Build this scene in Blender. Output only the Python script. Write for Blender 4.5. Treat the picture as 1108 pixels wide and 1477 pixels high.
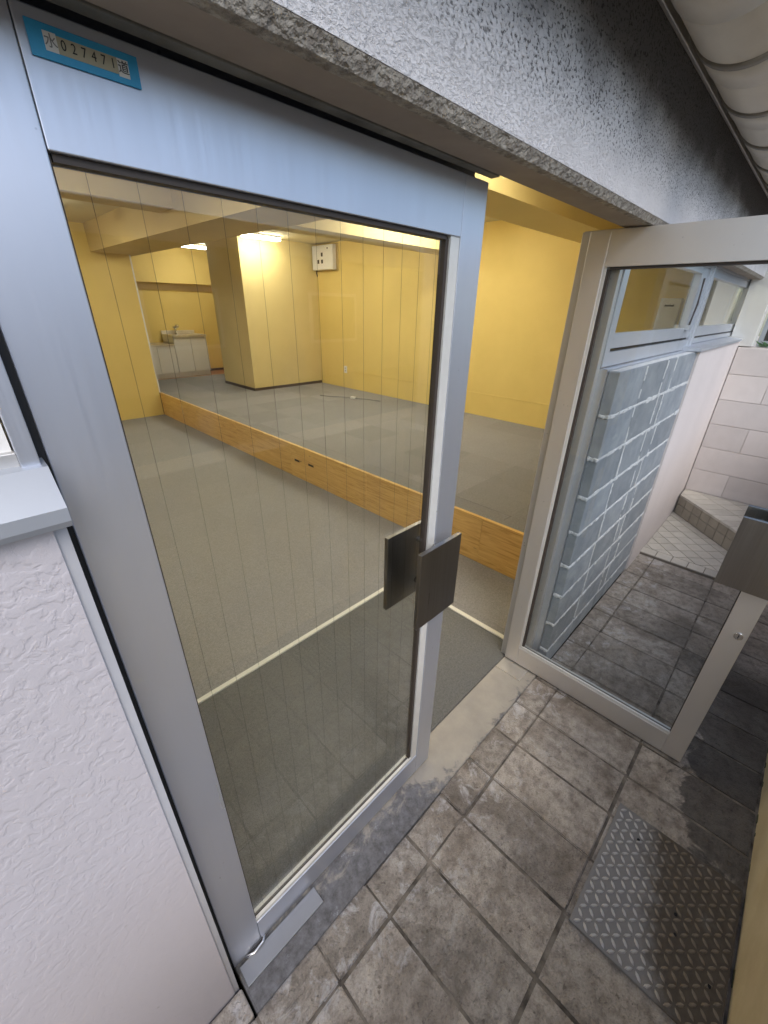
import bpy, bmesh, math, random
from mathutils import Vector, Matrix
random.seed(7)
sc = bpy.context.scene
for o in list(bpy.data.objects):
    bpy.data.objects.remove(o)

# ------------------------------------------------------------------ camera
# rows: camera right, down and forward axes in world coordinates
CR = Vector((0.70320798, -0.71075034, 0.01823444))
CD = Vector((-0.3068864, -0.32656466, -0.89396659))
CF = Vector((0.64134178, 0.62304854, -0.44776249))
CAM = Vector((0.0, -0.6035, 1.70))
cam = bpy.data.cameras.new('camera')
cam.sensor_fit = 'HORIZONTAL'; cam.sensor_width = 36.0; cam.lens = 36.0 * 591.3 / 1108.0
cam.clip_start = 0.01; cam.clip_end = 2000
co = bpy.data.objects.new('camera', cam); sc.collection.objects.link(co)
m3 = Matrix((CR, -CD, -CF)).transposed()
co.matrix_world = Matrix.Translation(CAM) @ m3.to_4x4()
sc.camera = co

# ------------------------------------------------------------------ sky, sun, exposure
SUN_EL, SUN_AZ = math.radians(46), math.radians(205)      # azimuth clockwise from +y
w = bpy.data.worlds.new('World'); sc.world = w; w.use_nodes = True
nt = w.node_tree; bg = nt.nodes['Background']
sky = nt.nodes.new('ShaderNodeTexSky'); sky.sky_type = 'NISHITA'; sky.sun_disc = False
sky.sun_elevation = SUN_EL; sky.sun_rotation = SUN_AZ
sky.air_density = 1.0; sky.dust_density = 1.5; sky.ozone_density = 1.0
nt.links.new(sky.outputs[0], bg.inputs[0]); bg.inputs[1].default_value = 0.125
sun = bpy.data.lights.new('sun', 'SUN'); sun.energy = 0.75; sun.angle = math.radians(40); sun.color = (1, .97, .93)
so = bpy.data.objects.new('sun', sun); sc.collection.objects.link(so)
sd = Vector((math.sin(SUN_AZ) * math.cos(SUN_EL), math.cos(SUN_AZ) * math.cos(SUN_EL), math.sin(SUN_EL)))
so.rotation_euler = sd.to_track_quat('Z', 'Y').to_euler(); so.location = (0, -3, 6)
vs = sc.view_settings
vs.view_transform = 'Standard'; vs.look = 'None'; vs.gamma = 1; vs.exposure = 1.15
sc.cycles.max_bounces = 9; sc.cycles.diffuse_bounces = 4; sc.cycles.glossy_bounces = 4
sc.cycles.transparent_max_bounces = 24; sc.cycles.use_denoising = True
LAMP = 24.0                                                # emission of the fluorescent tubes

# ------------------------------------------------------------------ material helpers
def nmat(name):
    m = bpy.data.materials.new(name); m.use_nodes = True
    t = m.node_tree; return m, t, t.nodes['Principled BSDF']
def N(t, kind, **kw):
    n = t.nodes.new('ShaderNode' + kind)
    for k, v in kw.items():
        if k.startswith('i_'):
            n.inputs[k[2:].replace('_', ' ')].default_value = v
        else: setattr(n, k, v)
    return n
def L(t, a, b): t.links.new(a, b)
def C4(c): return (c[0], c[1], c[2], 1)
def pos(t, scale=(1, 1, 1), loc=(0, 0, 0)):
    g = N(t, 'NewGeometry'); mp = N(t, 'Mapping')
    mp.inputs['Scale'].default_value = scale; mp.inputs['Location'].default_value = loc
    L(t, g.outputs['Position'], mp.inputs['Vector']); return mp.outputs[0]
def noise(t, vec, scale, detail=4, rough=.55, dist=0):
    n = N(t, 'TexNoise'); n.inputs['Scale'].default_value = scale; n.inputs['Detail'].default_value = detail
    n.inputs['Roughness'].default_value = rough; n.inputs['Distortion'].default_value = dist
    L(t, vec, n.inputs['Vector']); return n.outputs['Fac']
def ramp(t, fac, stops):
    r = N(t, 'ValToRGB'); e = r.color_ramp.elements
    while len(e) < len(stops): e.new(.5)
    for i, (p, c) in enumerate(stops):
        e[i].position = p; e[i].color = C4(c) if isinstance(c, (tuple, list)) else (c, c, c, 1)
    L(t, fac, r.inputs['Fac']); return r.outputs['Color']
def mix(t, fac, a, b, mode='MIX'):
    n = N(t, 'Mix', data_type='RGBA', blend_type=mode)
    if isinstance(fac, (int, float)): n.inputs['Factor'].default_value = fac
    else: L(t, fac, n.inputs['Factor'])
    for i, v in ((6, a), (7, b)):
        if isinstance(v, (tuple, list)): n.inputs[i].default_value = C4(v)
        else: L(t, v, n.inputs[i])
    return n.outputs[2]
def mth(t, op, a, b=None, clamp=False):
    n = N(t, 'Math', operation=op); n.use_clamp = clamp
    for i, v in enumerate((a, b)):
        if v is None: continue
        if isinstance(v, (int, float)): n.inputs[i].default_value = v
        else: L(t, v, n.inputs[i])
    return n.outputs[0]
def bump(t, p, h, strength=.3, dist=.01, prev=None):
    b = N(t, 'Bump'); b.inputs['Strength'].default_value = strength; b.inputs['Distance'].default_value = dist
    L(t, h, b.inputs['Height'])
    if prev is not None: L(t, prev, b.inputs['Normal'])
    L(t, b.outputs[0], p.inputs['Normal']); return b.outputs[0]
def smooth(t, v, a, b):
    n = N(t, 'MapRange', interpolation_type='SMOOTHSTEP'); n.inputs['From Min'].default_value = a; n.inputs['From Max'].default_value = b
    L(t, v, n.inputs['Value']); return n.outputs[0]
def xyz(t):
    g = N(t, 'NewGeometry'); s = N(t, 'SeparateXYZ'); L(t, g.outputs['Position'], s.inputs[0]); return s.outputs
def rnd(t):
    return N(t, 'ObjectInfo').outputs['Random']

def simple(name, c1, c2=None, scale=6, rough=.6, metal=0, bs=0, bscale=200, bd=.002, spec=.5, stretch=(1, 1, 1), rvar=0.0):
    m, t, p = nmat(name); v = pos(t, stretch)
    if c2 is not None:
        f = ramp(t, noise(t, v, scale, 5, .6), [(.35, 0.), (.65, 1.)])
        L(t, mix(t, f, c1, c2), p.inputs['Base Color'])
    else: p.inputs['Base Color'].default_value = C4(c1)
    p.inputs['Metallic'].default_value = metal; p.inputs['Specular IOR Level'].default_value = spec
    if rvar:
        r = N(t, 'MapRange'); r.inputs['To Min'].default_value = rough - rvar; r.inputs['To Max'].default_value = rough + rvar
        L(t, noise(t, pos(t, stretch, (3, 1, 2)), scale * 2.3, 5), r.inputs['Value']); L(t, r.outputs[0], p.inputs['Roughness'])
    else: p.inputs['Roughness'].default_value = rough
    if bs: bump(t, p, noise(t, v, bscale, 3), bs, bd)
    return m

M = {}
# satin anodised aluminium, faint vertical drawing marks and grime
def alu(name, base, metal, rough):
    m, t, p = nmat(name)
    big = ramp(t, noise(t, pos(t, (1, 1, .4)), 5, 5), [(.3, 0.), (.7, 1.)])
    fine = noise(t, pos(t, (260, 260, 3)), 1, 3)
    col = mix(t, big, tuple(c * .93 for c in base), base)
    spots = ramp(t, noise(t, pos(t), 75, 2, .4), [(.20, .55), (.245, 1.)])
    col = mix(t, 1.0, col, spots, 'MULTIPLY')
    L(t, col, p.inputs['Base Color']); p.inputs['Metallic'].default_value = metal
    r = N(t, 'MapRange'); r.inputs['To Min'].default_value = rough - .07; r.inputs['To Max'].default_value = rough + .07
    L(t, fine, r.inputs['Value']); L(t, r.outputs[0], p.inputs['Roughness'])
    bump(t, p, fine, .06, .0006)
    return m
M['alu'] = alu('satin_aluminium', (.65, .675, .745), .8, .40)
M['alu_warm'] = alu('weathered_aluminium', (.62, .605, .585), .7, .46)
M['alu_leaf'] = alu('pale_aluminium', (.74, .71, .675), .75, .44)
M['sill_alu'] = alu('dull_sill_aluminium', (.47, .50, .55), .6, .48)
M['alu_dark'] = alu('dull_aluminium', (.36, .365, .38), .6, .5)
M['steel'] = None
def brushed():
    m, t, p = nmat('brushed_steel')
    f = noise(t, pos(t, (300, 300, 4)), 1, 4)
    L(t, ramp(t, f, [(.3, (.285, .265, .245)), (.7, (.33, .31, .29))]), p.inputs['Base Color'])
    p.inputs['Metallic'].default_value = 1
    L(t, ramp(t, f, [(.2, .26), (.8, .40)]), p.inputs['Roughness']); bump(t, p, f, .08, .0005)
    return m
M['steel'] = brushed()
M['plate_steel'] = simple('plain_steel', (.80, .77, .71), (.70, .67, .62), 14, .35, .8, rvar=.08)
M['chrome'] = simple('chrome', (.8, .8, .8), None, rough=.15, metal=1)
M['gasket'] = simple('black_rubber', (.012, .012, .013), None, rough=.6)
M['gasket_brown'] = simple('brown_gasket', (.05, .038, .03), None, rough=.6)
M['bead'] = simple('cream_bead', (.72, .71, .67), (.66, .65, .61), 20, .35, .2)
M['white_paint'] = simple('white_paint', (.78, .77, .74), (.70, .69, .66), 4, .5)
M['white_gloss'] = simple('white_laminate', (.80, .78, .75), None, rough=.35)
M['frame_grey'] = alu('window_aluminium', (.62, .65, .71), .7, .40)
M['dark_slot'] = simple('dark_slot', (.01, .01, .011), None, rough=.8)

def glass(name, tint, ior=1.45, dirt=.0):
    m = bpy.data.materials.new(name); m.use_nodes = True; t = m.node_tree
    t.nodes.remove(t.nodes['Principled BSDF']); out = t.nodes['Material Output']
    tr = N(t, 'BsdfTransparent'); tr.inputs[0].default_value = C4(tint)
    gl = N(t, 'BsdfGlossy'); gl.inputs['Roughness'].default_value = .01; gl.inputs[0].default_value = (1, 1, 1, 1)
    # Schlick reflectance of one surface, the same from either side (a thin pane does not trap light)
    ge = N(t, 'NewGeometry'); dp = N(t, 'VectorMath', operation='DOT_PRODUCT'); L(t, ge.outputs['Incoming'], dp.inputs[0]); L(t, ge.outputs['Normal'], dp.inputs[1])
    c1 = mth(t, 'SUBTRACT', 1.0, mth(t, 'ABSOLUTE', dp.outputs['Value']), True); r0 = ((ior - 1) / (ior + 1)) ** 2
    fr = mth(t, 'ADD', mth(t, 'MULTIPLY', mth(t, 'POWER', c1, 5.0), 1 - r0), r0)
    mx = N(t, 'MixShader'); L(t, fr, mx.inputs[0]); L(t, tr.outputs[0], mx.inputs[1]); L(t, gl.outputs[0], mx.inputs[2])
    res = mx.outputs[0]
    if dirt:
        df = N(t, 'BsdfDiffuse'); df.inputs[0].default_value = (.6, .6, .58, 1)
        f = ramp(t, noise(t, pos(t, (1, 1, .5)), 9, 6, .7), [(.5, 0.), (.8, dirt)])
        m2 = N(t, 'MixShader'); L(t, f, m2.inputs[0]); L(t, res, m2.inputs[1]); L(t, df.outputs[0], m2.inputs[2]); res = m2.outputs[0]
    L(t, res, out.inputs['Surface']); return m
M['glass'] = glass('clear_glass', (.955, .965, .955), 1.45, .035)
M['wglass'] = glass('window_glass', (.93, .95, .94), 1.5, .03)

# stucco wall of sprayed lumps, flattened
def stucco(name, c1, c2, scale, strength, dist, fade=None):
    m, t, p = nmat(name); v = pos(t)
    wv = N(t, 'VectorMath', operation='ADD'); nz = N(t, 'TexNoise'); nz.inputs['Scale'].default_value = scale * .6; L(t, v, nz.inputs['Vector'])
    sc_ = N(t, 'VectorMath', operation='SCALE'); sc_.inputs['Scale'].default_value = .03; L(t, nz.outputs['Color'], sc_.inputs[0])
    L(t, v, wv.inputs[0]); L(t, sc_.outputs[0], wv.inputs[1])
    h1 = noise(t, wv.outputs[0], scale, 3, .45)
    flat = ramp(t, h1, [(.42, 0.), (.50, .75), (.62, 1.)])
    h2 = noise(t, v, scale * 6, 3, .6)
    h = mth(t, 'ADD', flat, mth(t, 'MULTIPLY', h2, .35))
    if fade:
        z = xyz(t)[2]; k = N(t, 'MapRange'); k.inputs['From Min'].default_value = fade[0]; k.inputs['From Max'].default_value = fade[1]
        k.inputs['To Min'].default_value = .22; k.inputs['To Max'].default_value = 1; L(t, z, k.inputs['Value']); h = mth(t, 'MULTIPLY', h, k.outputs[0])
    st = ramp(t, noise(t, pos(t, (1, 1, .3)), 3, 5), [(.35, 0.), (.7, 1.)])
    col = mix(t, st, c1, c2)
    col = mix(t, ramp(t, noise(t, v, 55, 2), [(.22, .7), (.26, 0.)]), col, (.35, .33, .32))
    L(t, col, p.inputs['Base Color']); p.inputs['Roughness'].default_value = .75
    bump(t, p, h, strength, dist); return m
M['stucco'] = stucco('white_stucco', (.50, .468, .485), (.46, .432, .448), 62, .30, .004, (.55, 1.35))
M['pink_wall'] = stucco('pink_render', (.70, .635, .625), (.65, .59, .58), 60, .12, .003)

# coarse mould-speckled spray coat over the door
def fascia():
    m, t, p = nmat('coarse_spray_coat'); v = pos(t, (1, 1, 1.5))
    wv = N(t, 'VectorMath', operation='ADD'); nz = N(t, 'TexNoise'); nz.inputs['Scale'].default_value = 60; L(t, v, nz.inputs['Vector'])
    s = N(t, 'VectorMath', operation='SCALE'); s.inputs['Scale'].default_value = .012; L(t, nz.outputs['Color'], s.inputs[0])
    L(t, v, wv.inputs[0]); L(t, s.outputs[0], wv.inputs[1])
    h1 = noise(t, wv.outputs[0], 130, 4, .6); h2 = noise(t, v, 300, 3)
    h = mth(t, 'ADD', ramp(t, h1, [(.34, 0.), (.55, 1.)]), mth(t, 'MULTIPLY', h2, .4))
    z = xyz(t)[2]
    # mould sits in the pits, more of it higher up, and the coat darkens upwards below the gutter
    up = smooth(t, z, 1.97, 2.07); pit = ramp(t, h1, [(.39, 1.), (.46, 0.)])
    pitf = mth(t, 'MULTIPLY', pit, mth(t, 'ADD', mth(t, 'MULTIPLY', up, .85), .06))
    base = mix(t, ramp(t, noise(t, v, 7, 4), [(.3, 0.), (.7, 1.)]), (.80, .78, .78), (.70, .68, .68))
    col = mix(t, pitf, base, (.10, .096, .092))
    top_dark = smooth(t, mth(t, 'ADD', z, mth(t, 'MULTIPLY', mth(t, 'SUBTRACT', noise(t, v, 5, 5, .65), .5), .22)), 2.04, 2.20)
    col = mix(t, mth(t, 'MULTIPLY', top_dark, .80), col, (.055, .05, .047))
    L(t, col, p.inputs['Base Color']); p.inputs['Roughness'].default_value = .9
    bump(t, p, h, .6, .006); return m
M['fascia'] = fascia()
M['rim'] = simple('rough_rim', (.50, .455, .385), (.24, .21, .175), 70, .95, 0, 1.0, 110, .01)
M['soffit'] = simple('grimy_soffit', (.40, .335, .275), (.30, .25, .205), 5, .85, 0, .15, 60, .003)
M['concrete_dark'] = simple('dark_concrete', (.16, .15, .14), (.10, .095, .09), 9, .9, 0, .4, 60, .004)

# paving stones
def paver():
    m, t, p = nmat('paving_stone'); v = pos(t)
    n1 = noise(t, v, 4.5, 7, .62, .4); n2 = noise(t, pos(t, (1, 1, 1), (4, 7, 1)), 28, 5, .6); n3 = noise(t, v, 190, 4, .7)
    c = ramp(t, n1, [(.28, (.185, .150, .118)), (.43, (.36, .310, .260)), (.58, (.45, .397, .34)), (.8, (.56, .508, .45))])
    c = mix(t, mth(t, 'MULTIPLY', ramp(t, n2, [(.35, 1.), (.55, 0.)]), .55), c, (.12, .098, .078))
    c = mix(t, 1.0, c, ramp(t, n3, [(.30, .72), (.5, 1.), (.72, 1.18)]), 'MULTIPLY')
    c = mix(t, ramp(t, noise(t, pos(t, (1, 1, 1), (1, 8, 3)), 46, 4, .6), [(.30, .75), (.36, 0.)]), c, (.10, .078, .06))
    c = mix(t, mth(t, 'MULTIPLY', ramp(t, noise(t, pos(t, (1, 1, 1), (6, 2, 9)), 2.6, 7, .7, .7), [(.40, 1.), (.54, 0.)]), .55), c, (.13, .105, .082))
    tint = N(t, 'HueSaturation'); L(t, c, tint.inputs['Color'])
    mr = N(t, 'MapRange'); mr.inputs['To Min'].default_value = .80; mr.inputs['To Max'].default_value = 1.15
    L(t, rnd(t), mr.inputs['Value']); L(t, mr.outputs[0], tint.inputs['Value']); c = tint.outputs[0]
    X, Y, Z = xyz(t)
    # lime bloom near the door strip
    bl = ramp(t, noise(t, pos(t, (1, 1, 1), (9, 2, 5)), 11, 6, .75, .6), [(.53, 0.), (.66, 1.)])
    near = mth(t, 'SUBTRACT', 1.0, smooth(t, Y, -.25, -.60)) if False else smooth(t, Y, -.58, -.16)
    c = mix(t, mth(t, 'MULTIPLY', mth(t, 'MULTIPLY', bl, near), .75), c, (.62, .60, .60))
    # standing damp along the boundary wall
    d = mth(t, 'ADD', mth(t, 'MULTIPLY', mth(t, 'SUBTRACT', noise(t, pos(t, (1, 1, 1), (2, 3, 0)), 7.5, 6, .62, .8), .5), .75),
            mth(t, 'ADD', mth(t, 'MULTIPLY', smooth(t, X, .95, 1.7), .30), mth(t, 'MULTIPLY', smooth(t, Y, -.55, -.98), .45)))
    far = mth(t, 'SUBTRACT', 1.0, smooth(t, X, 2.3, 3.0))
    wet = mth(t, 'MULTIPLY', smooth(t, d, .48, .55), far)
    c = mix(t, wet, c, mix(t, .27, (.012, .010, .008), c))
    L(t, c, p.inputs['Base Color'])
    r = mix(t, wet, (.82, .82, .82), (.58, .58, .58)); L(t, r, p.inputs['Roughness'])
    pits = ramp(t, noise(t, v, 120, 3, .5), [(.28, 0.), (.42, 1.)])
    hh = mth(t, 'ADD', mth(t, 'MULTIPLY', n2, .8), mth(t, 'ADD', mth(t, 'MULTIPLY', n3, .35), mth(t, 'MULTIPLY', pits, .35)))
    bump(t, p, hh, 1.0, .007); return m
M['paver'] = paver()
M['joint'] = simple('mortar_joint', (.26, .222, .18), (.055, .045, .036), 13, .95, 0, .6, 150, .004)
M['asphalt'] = simple('asphalt', (.055, .055, .055), (.045, .045, .045), 4, .9, 0, .3, 300, .003)

def sill():
    m, t, p = nmat('worn_concrete_sill'); v = pos(t); X, Y, Z = xyz(t)
    c = mix(t, ramp(t, noise(t, v, 9, 5, .6), [(.35, 0.), (.65, 1.)]), (.40, .36, .30), (.33, .30, .255))
    dark = mth(t, 'ADD', mth(t, 'ADD', mth(t, 'MULTIPLY', smooth(t, Y, -.02, -.12), .45), mth(t, 'MULTIPLY', smooth(t, X, 1.0, .7), .55)),
               mth(t, 'MULTIPLY', mth(t, 'SUBTRACT', noise(t, pos(t, (1, 1, 1), (1, 5, 2)), 13, 6, .7, .5), .5), 1.5))
    c = mix(t, mth(t, 'MULTIPLY', smooth(t, dark, .36, .62), .85), c, mix(t, ramp(t, noise(t, v, 34, 6, .75), [(.35, 0.), (.65, 1.)]), (.06, .058, .062), (.20, .20, .215)))
    w_ = ramp(t, noise(t, pos(t, (1, 1, 1), (7, 1, 3)), 26, 5, .75), [(.60, 0.), (.70, .7)])
    c = mix(t, mth(t, 'MULTIPLY', w_, smooth(t, X, 1.0, .7)), c, (.42, .43, .45))
    L(t, c, p.inputs['Base Color']); p.inputs['Roughness'].default_value = .75
    bump(t, p, noise(t, v, 90, 5, .7), .35, .004); return m
M['sill'] = sill()

def carpet(name, c1, c2, var=.14):
    m, t, p = nmat(name); v = pos(t)
    f = noise(t, v, 300, 2, .8); b = noise(t, v, 2.2, 5, .65); md = noise(t, v, 90, 4, .75)
    c = mix(t, ramp(t, mth(t, 'ADD', mth(t, 'MULTIPLY', f, .6), mth(t, 'MULTIPLY', md, .4)), [(.35, 0.), (.65, 1.)]), c1, c2)
    hs = N(t, 'HueSaturation'); L(t, c, hs.inputs['Color'])
    mr = N(t, 'MapRange'); mr.inputs['To Min'].default_value = 1 - var; mr.inputs['To Max'].default_value = 1 + var
    L(t, mth(t, 'ADD', mth(t, 'MULTIPLY', rnd(t), .55), mth(t, 'MULTIPLY', b, .45)), mr.inputs['Value']); L(t, mr.outputs[0], hs.inputs['Value'])
    L(t, hs.outputs[0], p.inputs['Base Color']); p.inputs['Roughness'].default_value = .95; p.inputs['Specular IOR Level'].default_value = .15
    bump(t, p, f, .6, .004); return m
M['carpet'] = carpet('grey_carpet', (.185, .177, .168), (.38, .367, .35), .07)
M['carpet_up'] = carpet('grey_platform_carpet', (.18, .174, .17), (.33, .318, .308), .16)
M['mat'] = carpet('dark_entrance_carpet', (.105, .104, .095), (.205, .202, .188), .05)
M['strip'] = simple('cream_strip', (.74, .72, .62), None, rough=.5)
M['yellow'] = simple('yellow_wallpaper', (.77, .58, .185), (.735, .55, .17), 2.5, .7, 0, .08, 220, .001)
M['cream_yellow'] = simple('pale_yellow_wallpaper', (.74, .60, .27), (.71, .57, .25), 2.5, .7, 0, .08, 220, .001)
M['tan'] = simple('tan_wallpaper', (.62, .47, .20), (.58, .435, .185), 2.5, .75)
M['ceiling'] = simple('ceiling_board', (.74, .66, .44), (.70, .62, .41), 3, .8)
M['skirting'] = simple('brown_skirting', (.085, .055, .035), None, rough=.5)
M['kfloor'] = simple('wood_floor', (.45, .20, .06), (.36, .15, .045), 8, .4, stretch=(1, 9, 1))
def wood():
    m, t, p = nmat('varnished_plywood')
    oi = N(t, 'ObjectInfo'); v = pos(t, (1, .55, 9))
    ad = N(t, 'VectorMath', operation='ADD'); L(t, v, ad.inputs[0])
    sx = N(t, 'CombineXYZ'); L(t, mth(t, 'MULTIPLY', oi.outputs['Random'], 30.0), sx.inputs[1]); L(t, sx.outputs[0], ad.inputs[1])
    g = noise(t, ad.outputs[0], 5, 6, .6, 1.4)
    c = ramp(t, g, [(.3, (.52, .28, .07)), (.5, (.71, .445, .14)), (.7, (.80, .55, .20))])
    vo = N(t, 'TexVoronoi'); vo.inputs['Scale'].default_value = 3.1
    mp = N(t, 'Mapping'); mp.inputs['Scale'].default_value = (1, .9, 2.2); L(t, ad.outputs[0], mp.inputs[0])
    v2 = pos(t, (1, .8, 2.6)); L(t, v2, vo.inputs['Vector'])
    c = mix(t, ramp(t, vo.outputs['Distance'], [(.035, .85), (.075, 0.)]), c, (.16, .07, .02))
    L(t, c, p.inputs['Base Color']); p.inputs['Roughness'].default_value = .32
    return m
M['wood'] = wood()

def block():
    m, t, p = nmat('concrete_block'); v = pos(t)
    c = mix(t, ramp(t, noise(t, v, 12, 5, .6), [(.3, 0.), (.7, 1.)]), (.225, .255, .29), (.33, .36, .39))
    hs = N(t, 'HueSaturation'); L(t, c, hs.inputs['Color'])
    mr = N(t, 'MapRange'); mr.inputs['To Min'].default_value = .86; mr.inputs['To Max'].default_value = 1.14; L(t, rnd(t), mr.inputs['Value']); L(t, mr.outputs[0], hs.inputs['Value'])
    sm = ramp(t, noise(t, pos(t, (1, 1, 1.6), (4, 4, 4)), 14, 6, .75), [(.58, 0.), (.80, .5)])
    c = mix(t, sm, hs.outputs[0], (.56, .58, .60))
    L(t, c, p.inputs['Base Color']); p.inputs['Roughness'].default_value = .9
    bump(t, p, noise(t, v, 130, 5, .8), .9, .005); return m
M['block'] = block()
M['mortar'] = simple('white_mortar', (.68, .69, .71), (.50, .52, .54), 40, .9, 0, .7, 120, .006)
def tilemat(name, a, b):
    m, t, p = nmat(name); v = pos(t)
    c = mix(t, ramp(t, noise(t, v, 14, 5), [(.3, 0.), (.7, 1.)]), a, b)
    hs = N(t, 'HueSaturation'); L(t, c, hs.inputs['Color'])
    mr = N(t, 'MapRange'); mr.inputs['To Min'].default_value = .9; mr.inputs['To Max'].default_value = 1.08; L(t, rnd(t), mr.inputs['Value']); L(t, mr.outputs[0], hs.inputs['Value'])
    L(t, hs.outputs[0], p.inputs['Base Color']); p.inputs['Roughness'].default_value = .5; return m
M['tile'] = tilemat('cream_tile', (.62, .575, .50), (.54, .50, .43))
M['riser_tile'] = tilemat('brown_tile', (.36, .32, .25), (.30, .265, .21))
M['wall_tile'] = tilemat('pink_wall_tile', (.74, .675, .65), (.70, .635, .61))
M['grout'] = simple('grout', (.24, .205, .17), (.18, .155, .13), 30, .95)
M['grout_light'] = simple('light_grout', (.64, .58, .555), (.58, .52, .495), 30, .95)
M['boundary'] = simple('beige_render', (.60, .50, .31), (.50, .40, .23), 6, .8, 0, .25, 70, .004)
M['moss'] = simple('moss', (.055, .06, .03), (.12, .11, .06), 30, .95, 0, .6, 90, .004)
M['pipe'] = simple('cream_plastic_pipe', (.76, .685, .565), (.66, .59, .48), 5, .45, stretch=(.5, 1, 1))
M['pipe_band'] = simple('grimy_band', (.30, .265, .21), (.22, .195, .155), 12, .6)
M['blue'] = simple('blue_enamel', (.03, .32, .62), (.045, .38, .68), 40, .4)
M['tape'] = simple('aged_tape', (.46, .42, .30), None, rough=.6)
M['ink'] = simple('black_ink', (.03, .03, .03), None, rough=.6)
M['ink_grey'] = simple('grey_ink', (.22, .22, .22), None, rough=.6)
M['house'] = simple('grey_house_render', (.30, .28, .26), (.26, .245, .23), 2, .8)
M['trim'] = simple('grimy_trim', (.24, .235, .21), (.13, .125, .11), 14, .6, .2)
M['reveal'] = simple('smooth_grey_render', (.44, .44, .46), (.40, .40, .42), 12, .7)
M['leaf'] = simple('green_leaf', (.05, .16, .06), (.07, .22, .09), 20, .5)
def checker(name, dark1, dark2, worn, metal):
    m, t, p = nmat(name); v = pos(t); X, Y, Z = xyz(t)
    wear = mth(t, 'ADD', mth(t, 'MULTIPLY', smooth(t, mth(t, 'ADD', Y, mth(t, 'MULTIPLY', X, -.25)), -1.15, -.98), .65), mth(t, 'MULTIPLY', mth(t, 'SUBTRACT', noise(t, v, 9, 6, .7), .5), 1.1))
    f = smooth(t, wear, .05, .55)
    c = mix(t, f, mix(t, noise(t, v, 60, 3), dark1, dark2), worn)
    L(t, c, p.inputs['Base Color']); L(t, mth(t, 'MULTIPLY', f, metal), p.inputs['Metallic'])
    L(t, ramp(t, f, [(0., .75), (1., .5)]), p.inputs['Roughness']); bump(t, p, noise(t, v, 200, 4, .7), .4, .002); return m
M['checker'] = checker('grimy_checker_steel', (.060, .046, .033), (.12, .096, .07), (.25, .235, .22), .25)
M['lug'] = checker('worn_lug_steel', (.14, .11, .08), (.26, .21, .155), (.56, .54, .52), .4)
def emit(name, col, s):
    m, t, p = nmat(name); p.inputs['Emission Color'].default_value = C4(col); p.inputs['Emission Strength'].default_value = s
    p.inputs['Base Color'].default_value = (.9, .9, .9, 1); return m
M['tube'] = emit('lit_tube', (1.0, .97, .86), LAMP)

# ------------------------------------------------------------------ mesh helpers
COL = sc.collection
def tag(o, label=None, cat=None, group=None, kind=None):
    if label: o['label'] = label
    if cat: o['category'] = cat
    if group: o['group'] = group
    if kind: o['kind'] = kind
    return o
def thing(name, loc, label, cat, group=None):
    o = bpy.data.objects.new(name, None); o.location = loc; o.empty_display_size = .1; COL.objects.link(o)
    return tag(o, label, cat, group)
def link(name, me, mat=None, parent=None, loc=None, rot=None):
    o = bpy.data.objects.new(name, me); COL.objects.link(o)
    if mat is not None and not me.materials: me.materials.append(mat)
    if parent is not None:
        o.parent = parent
    if loc is not None: o.location = loc
    if rot is not None: o.rotation_euler = rot
    return o
def bm_box(bm, a, b):
    vs_ = [bm.verts.new((x, y, z)) for x in (a[0], b[0]) for y in (a[1], b[1]) for z in (a[2], b[2])]
    for f in ((0, 1, 3, 2), (4, 6, 7, 5), (0, 4, 5, 1), (2, 3, 7, 6), (0, 2, 6, 4), (1, 5, 7, 3)):
        bm.faces.new([vs_[i] for i in f])
def finish(bm, name, bevel=0, seg=2, smooth_=False):
    if bevel:
        bmesh.ops.bevel(bm, geom=bm.edges[:], offset=bevel, segments=seg, affect='EDGES', profile=.5)
    bmesh.ops.recalc_face_normals(bm, faces=bm.faces[:])
    me = bpy.data.meshes.new(name); bm.to_mesh(me); bm.free()
    if smooth_:
        for p_ in me.polygons: p_.use_smooth = True
    return me
def box(name, a, b, mat, parent=None, bevel=0, seg=2, origin=False):
    """box from corner a to corner b in world coordinates (or in the parent's when it has one)"""
    c = [(a[i] + b[i]) / 2 for i in range(3)]; c[2] = a[2]
    if origin: c = [0, 0, 0]
    bm = bmesh.new(); bm_box(bm, [a[i] - c[i] for i in range(3)], [b[i] - c[i] for i in range(3)])
    o = link(name, finish(bm, name, bevel, seg), mat, parent, c); return o
def boxes(name, lst, mat, parent=None, bevel=0):
    bm = bmesh.new()
    for a, b in lst: bm_box(bm, a, b)
    return link(name, finish(bm, name, bevel), mat, parent)
def prism(name, pts, x0, x1, mat, parent=None):
    """profile in (y, z) extruded along x"""
    bm = bmesh.new(); A = [bm.verts.new((x0, y, z)) for y, z in pts]; B = [bm.verts.new((x1, y, z)) for y, z in pts]; n = len(pts)
    bm.faces.new(A); bm.faces.new(B[::-1])
    for i in range(n): bm.faces.new((A[i], B[i], B[(i + 1) % n], A[(i + 1) % n]))
    return link(name, finish(bm, name), mat, parent)
def poly_slab(name, pts, z0, z1, mat, parent=None):
    bm = bmesh.new(); A = [bm.verts.new((x, y, z0)) for x, y in pts]; B = [bm.verts.new((x, y, z1)) for x, y in pts]; n = len(pts)
    bm.faces.new(A[::-1]); bm.faces.new(B)
    for i in range(n): bm.faces.new((A[i], A[(i + 1) % n], B[(i + 1) % n], B[i]))
    return link(name, finish(bm, name), mat, parent)
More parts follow.
